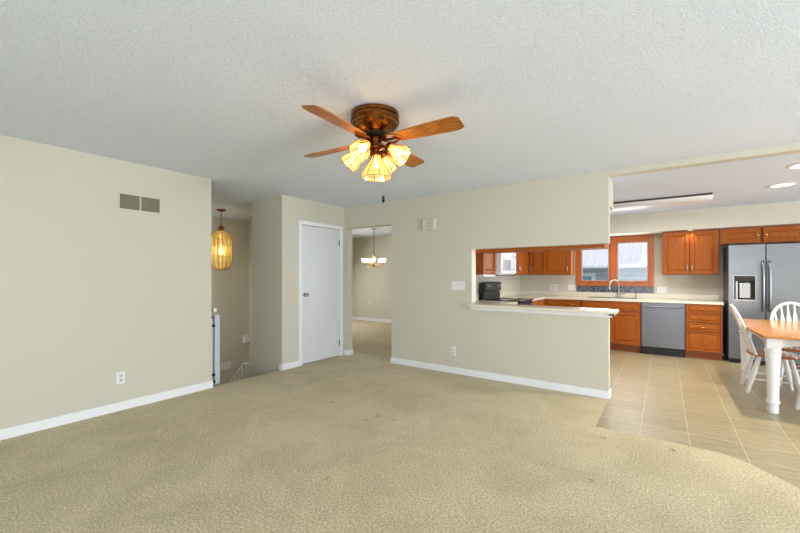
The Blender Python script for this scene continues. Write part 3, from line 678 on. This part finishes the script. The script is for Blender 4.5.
hr = thing('stair_handrail', 'white round handrail end at the top of the foyer stairs', 'handrail', (0, 2.30, 0))
T('rail', M['chairwhite'], hr, [(-4.385, .075, .905), (-4.42, .07, .895), (-4.50, .065, .83), (-6.0, .065, -.36)], .024, 12)
for q in (-4.75, -5.7):
    zz = .83-(-4.50-q)*.793
    T('bracket', M['nickel'], hr, [(q, 0, zz-.07), (q, .04, zz-.07), (q, .065, zz-.02)], .007, 8)
gt = thing('stair_gate', 'white safety gate swung open beside the left wall end', 'gate', (-4.42, 2.40, 0))
B('gate_post', M['gate'], gt, (-.03, 0, -.012, .052, .0, .84), bev=.004)
B('mounting_board', M['gate'], gt, (-.02, 0, -.09, -.03, .02, .80), bev=.003)
B('hinge_bracket', M['darkmetal'], gt, (-.02, .012, -.045, -.01, .03, .055), (-.02, .012, -.045, -.01, .11, .135), (-.02, .012, -.045, -.01, .7, .725))
B('gate_rail', M['gate'], gt, (-.62, -.03, .01, .035, .77, .81), (-.62, -.03, .01, .035, .06, .10), (-.65, -.62, .005, .04, .04, .83))
for k in range(6): B('gate_baluster', M['gate'], gt, (-.11-.09*k, -.095-.09*k, .015, .03, .10, .77))
sr = thing('stair_railing', 'white sloping stair railing with thin balusters at the foyer', 'railing', (0, 0, 0))
bm = bmesh.new(); tube(bm, [(-5.05, 3.36, -.075), (-5.17, 3.36, -.05), (-5.31, 3.36, -.045), (-5.36, 3.36, -.06), (-5.72, 3.36, -.39), (-6.05, 3.36, -.69)], .016, 10); obj('rail', bm, M['chairwhite'], sr, smooth=True)
for k in range(9):
    x = -5.20-.095*k; zt = -.05 if x > -5.34 else -.07-(-5.36-x)*.90
    B('baluster', M['chairwhite'], sr, (x-.011, x+.011, 3.349, 3.371, max(FZ, zt-.75), zt))
# stairs
bm = bmesh.new()
for k in range(1, 8): box(bm, -4.36-.26*k, -4.36-.26*(k-1), 2.31, 3.285, FZ, -k*.1625)
o = obj('floor_stairs', bm, M['carpet']); o['kind'] = 'structure'

# ================================================================== FRONT ROOM CHANDELIER
cd = thing('chandelier', 'brass chandelier with white bell shades beyond the doorway', 'chandelier', (-5.65, 6.92, H))
Lz('canopy', M['nickel'], cd, [(.07, 0), (.07, -.01), (.04, -.03), (.008, -.035)], 20)
T('rod', M['darkmetal'], cd, [(0, 0, -.03), (0, 0, -.62)], .006, 6)
Lz('body', M['brass'], cd, [(.008, -.60), (.02, -.62), (.03, -.66), (.012, -.70), (.016, -.76), (.04, -.80), (.05, -.85), (.025, -.89), (.012, -.90), (.016, -.92), (.003, -.935)], 18)
for k in range(5):
    a = math.radians(35.2-90+72*k); c, s = math.cos(a), math.sin(a)
    P = [(.02, -.84), (.08, -.90), (.16, -.915), (.225, -.88), (.24, -.84)]
    T('arm', M['brass'], cd, [(r*c, r*s, z) for r, z in P], .008, 8)
    Mx = Matrix.Translation((.24*c, .24*s, -.84))
    Lz('candle_cup', M['brass'], cd, [(.012, 0), (.035, .005), (.03, .02), (.02, .03)], 14, Mx)
    s_ = Lz('lamp_shade', M['frost'], cd, [(.020, .02), (.038, .03), (.052, .06), (.060, .10), (.072, .12)], 18, Mx, cap=False)
    Lz('bulb', M['bulbw'], s_, [(.012, .03), (.024, .055), (.03, .08), (.02, .105), (.002, .11)], 12, Mx)
    point('bulb_light', (.24*c, .24*s, -.84+.12), .9, (1, .93, .82), .03, s_)

# ================================================================== DINING SET
tb = thing('dining_table', 'rectangular dining table with honey wood top and thick white legs', 'table', (1.32, 5.74, 0))
tw, tl = .56, .87; cc = .014
bm = bmesh.new(); prism(bm, [(-tw+cc, -tl), (tw-cc, -tl), (tw, -tl+cc), (tw, tl-cc), (tw-cc, tl), (-tw+cc, tl), (-tw, tl-cc), (-tw, -tl+cc)], .722, .75)
bmesh.ops.bevel(bm, geom=[e for e in bm.edges if abs(e.verts[0].co.z-e.verts[1].co.z) < 1e-5], offset=.007, segments=3, profile=.6, affect='EDGES')
obj('tabletop', bm, M['tabletop'], tb, smooth=True)
def apron(bm, a, b, horiz, yv):
    n = 16; th = .022
    def P(u, z, s): return (u, yv+s*th/2, z) if horiz else (yv+s*th/2, u, z)
    cols = []
    for i in range(n+1):
        u = a+(b-a)*i/n; e_ = min(u-a, b-u)
        zb = .635+.03*min(1, max(0, (e_-.02)/.12))
        cols.append([bm.verts.new(P(u, zb, -1)), bm.verts.new(P(u, zb, 1)), bm.verts.new(P(u, .721, 1)), bm.verts.new(P(u, .721, -1))])
    for p, q in zip(cols, cols[1:]):
        for k in range(4): bm.faces.new((p[k], p[(k+1) % 4], q[(k+1) % 4], q[k]))
    bm.faces.new(cols[0]); bm.faces.new(cols[-1])
bm = bmesh.new(); lx, ly = tw-.095, tl-.13
for s_ in (-1, 1): apron(bm, -lx+.05, lx-.05, True, s_*(ly+.03)); apron(bm, -ly+.05, ly-.05, False, s_*(lx+.03))
obj('apron', bm, M['chairwhite'], tb)
for a in (-1, 1):
    for b in (-1, 1):
        bm = bmesh.new(); box(bm, a*lx-.052, a*lx+.052, b*ly-.052, b*ly+.052, .615, .721, bev=.004)
        lathe(bm, [(.034, -.006), (.040, .0), (.042, .05), (.038, .085), (.050, .092), (.052, .105), (.048, .115), (.042, .13), (.045, .3), (.052, .47), (.057, .55), (.056, .575), (.064, .585), (.062, .60), (.056, .607), (.056, .618)], 24, Matrix.Translation((a*lx, b*ly, 0)))
        obj('leg', bm, M['chairwhite'], tb, smooth=True)
def make_chair():
    e = thing('dining_chair', 'white windsor dining chair with honey wood seat, on the left side of the table', 'chair', (0, 0, 0))
    zs = .44
    bm = bmesh.new()     # saddle seat, faces +X
    N = 40; pts = []
    for k in range(N):
        a = 2*PI*k/N; c, s = math.cos(a), math.sin(a)
        sup = (abs(c)**2.8+abs(s)**2.8)**(-1/2.8); w_ = .235*(1+.06*c); pts.append((sup*c*.215, sup*s*w_))
    levels = [(-.034, .86), (-.026, .96), (-.012, 1.0), (-.002, .985), (.0, .95)]
    rs = [[bm.verts.new((x*f, y*f, zs+z)) for x, y in pts] for z, f in levels]
    inner = [[bm.verts.new((x*f, y*f, zs-dz)) for x, y in pts] for f, dz in ((.8, .004), (.5, .012), (.2, .013))]
    rs += inner
    for p, q in zip(rs, rs[1:]):
        for k in range(N): bm.faces.new((p[k], p[(k+1) % N], q[(k+1) % N], q[k]))
    bm.faces.new(rs[0][::-1]); bm.faces.new(rs[-1]); obj('seat', bm, M['seat'], e, smooth=True)
    # hoop
    def back(y, z): return (-.165-.31*(z-zs)-.02*math.cos(y/.2*PI/2), y, z)
    hp = []
    for k in range(29):
        a = PI*k/28; y = -.205*math.cos(a)*(1+.10*math.sin(a)); z = zs-.01+.53*(math.sin(a)**.62)
        hp.append(back(y, z))
    T('back_hoop', M['chairwhite'], e, hp, .014, 10, flat=1.25)
    for i in range(6):
        y0 = -.125+.05*i; y1 = -.155+.062*i
        zt = zs+.53*(max(0, 1-(y1/.215)**2))**.36-.012
        p = [Vector(back(y0, zs-.005)).lerp(Vector(back(y1, zt)), f) for f in (0, .15, .35, .5, .62, .72, .85, 1)]
        bm = bmesh.new(); tube(bm, p, [(.006, .007), (.006, .009), (.006, .015), (.005, .021), (.005, .022), (.006, .014), (.006, .008), (.006, .007)], 8, ref=(1, 0, .3))
        obj('spindle', bm, M['chairwhite'], e, smooth=True)
    ft = {}
    for sx in (-1, 1):
        for sy in (-1, 1):
            top = Vector((sx*.125, sy*.145, zs-.03)); bot = Vector((sx*.20 if sx > 0 else -.235, sy*.205, -.004))
            fs = [0, .06, .12, .2, .24, .28, .45, .65, .85, 1]; rr = [.015, .018, .022, .024, .019, .023, .026, .023, .018, .016]
            T('leg', M['chairwhite'], e, [top.lerp(bot, f) for f in fs], rr, 12)
            ft[(sx, sy)] = top.lerp(bot, .62)
    for sy in (-1, 1): T('stretcher', M['chairwhite'], e, [ft[(-1, sy)], (ft[(-1, sy)]+ft[(1, sy)])/2, ft[(1, sy)]], [.008, .013, .008], 8)
    T('stretcher', M['chairwhite'], e, [(ft[(-1, -1)]+ft[(1, -1)])/2, Vector((0, 0, ft[(1, 1)].z)), (ft[(-1, 1)]+ft[(1, 1)])/2], [.008, .012, .008], 8)
    return e
c1 = make_chair(); c1.location = (1.0, 5.90, 0); c1.rotation_euler.z = math.radians(0); 
G = 'windsor chairs around the dining table'
c1['group'] = G
c2 = copy_tree(c1); c2.location = (1.34, 6.52, 0); c2.rotation_euler.z = math.radians(-90); c2['label'] = 'white windsor dining chair at the far table end in front of the refrigerator'
c3 = copy_tree(c1); c3.location = (1.28, 5.09, 0); c3.rotation_euler.z = math.radians(90); c3['label'] = 'white windsor dining chair at the near table end, only seat and leg showing'

# ================================================================== OUTSIDE
gr = struct('ground', M['grass'], (-14, 12, YK+.3, 26, -1.7, -1.5))
nh = thing('neighbour_house', 'blue-grey sided house with pale metal roof seen through the kitchen window', 'house', (-1.5, 12.2, 0))
B('wall', M['siding'], nh, (-7, 7, 0, .2, -1.5, 1.75))
bm = bmesh.new(); v = [bm.verts.new(p) for p in ((-7.5, -.45, 1.58), (7.5, -.45, 1.58), (7.5, 7, 5.2), (-7.5, 7, 5.2), (-7.5, -.45, 1.53), (7.5, -.45, 1.53), (7.5, 7, 5.12), (-7.5, 7, 5.12))]
for q in ((0, 1, 2, 3), (4, 7, 6, 5), (0, 4, 5, 1), (1, 5, 6, 2), (2, 6, 7, 3), (3, 7, 4, 0)): bm.faces.new([v[i] for i in q])
for k in range(68):
    x = -7.4+.22*k
    vv = [bm.verts.new(p) for p in ((x-.012, -.46, 1.59), (x+.012, -.46, 1.59), (x+.012, 7, 5.22), (x-.012, 7, 5.22), (x, -.46, 1.602), (x, 7, 5.232))]
    bm.faces.new((vv[0], vv[4], vv[5], vv[3])); bm.faces.new((vv[1], vv[2], vv[5], vv[4])); bm.faces.new((vv[0], vv[1], vv[4]))
obj('roof', bm, M['metalroof'], nh)
wf = B('window', M['white'], nh, (-1.27, -.13, -.05, 0, .5, .60), (-1.27, -.13, -.05, 0, 1.30, 1.40), (-1.27, -1.17, -.05, 0, .6, 1.3), (-.23, -.13, -.05, 0, .6, 1.3))
B('pane', mat('teal_window_glass', (98, 170, 190), .1), wf, (-1.17, -.23, -.03, -.0, .6, 1.3))
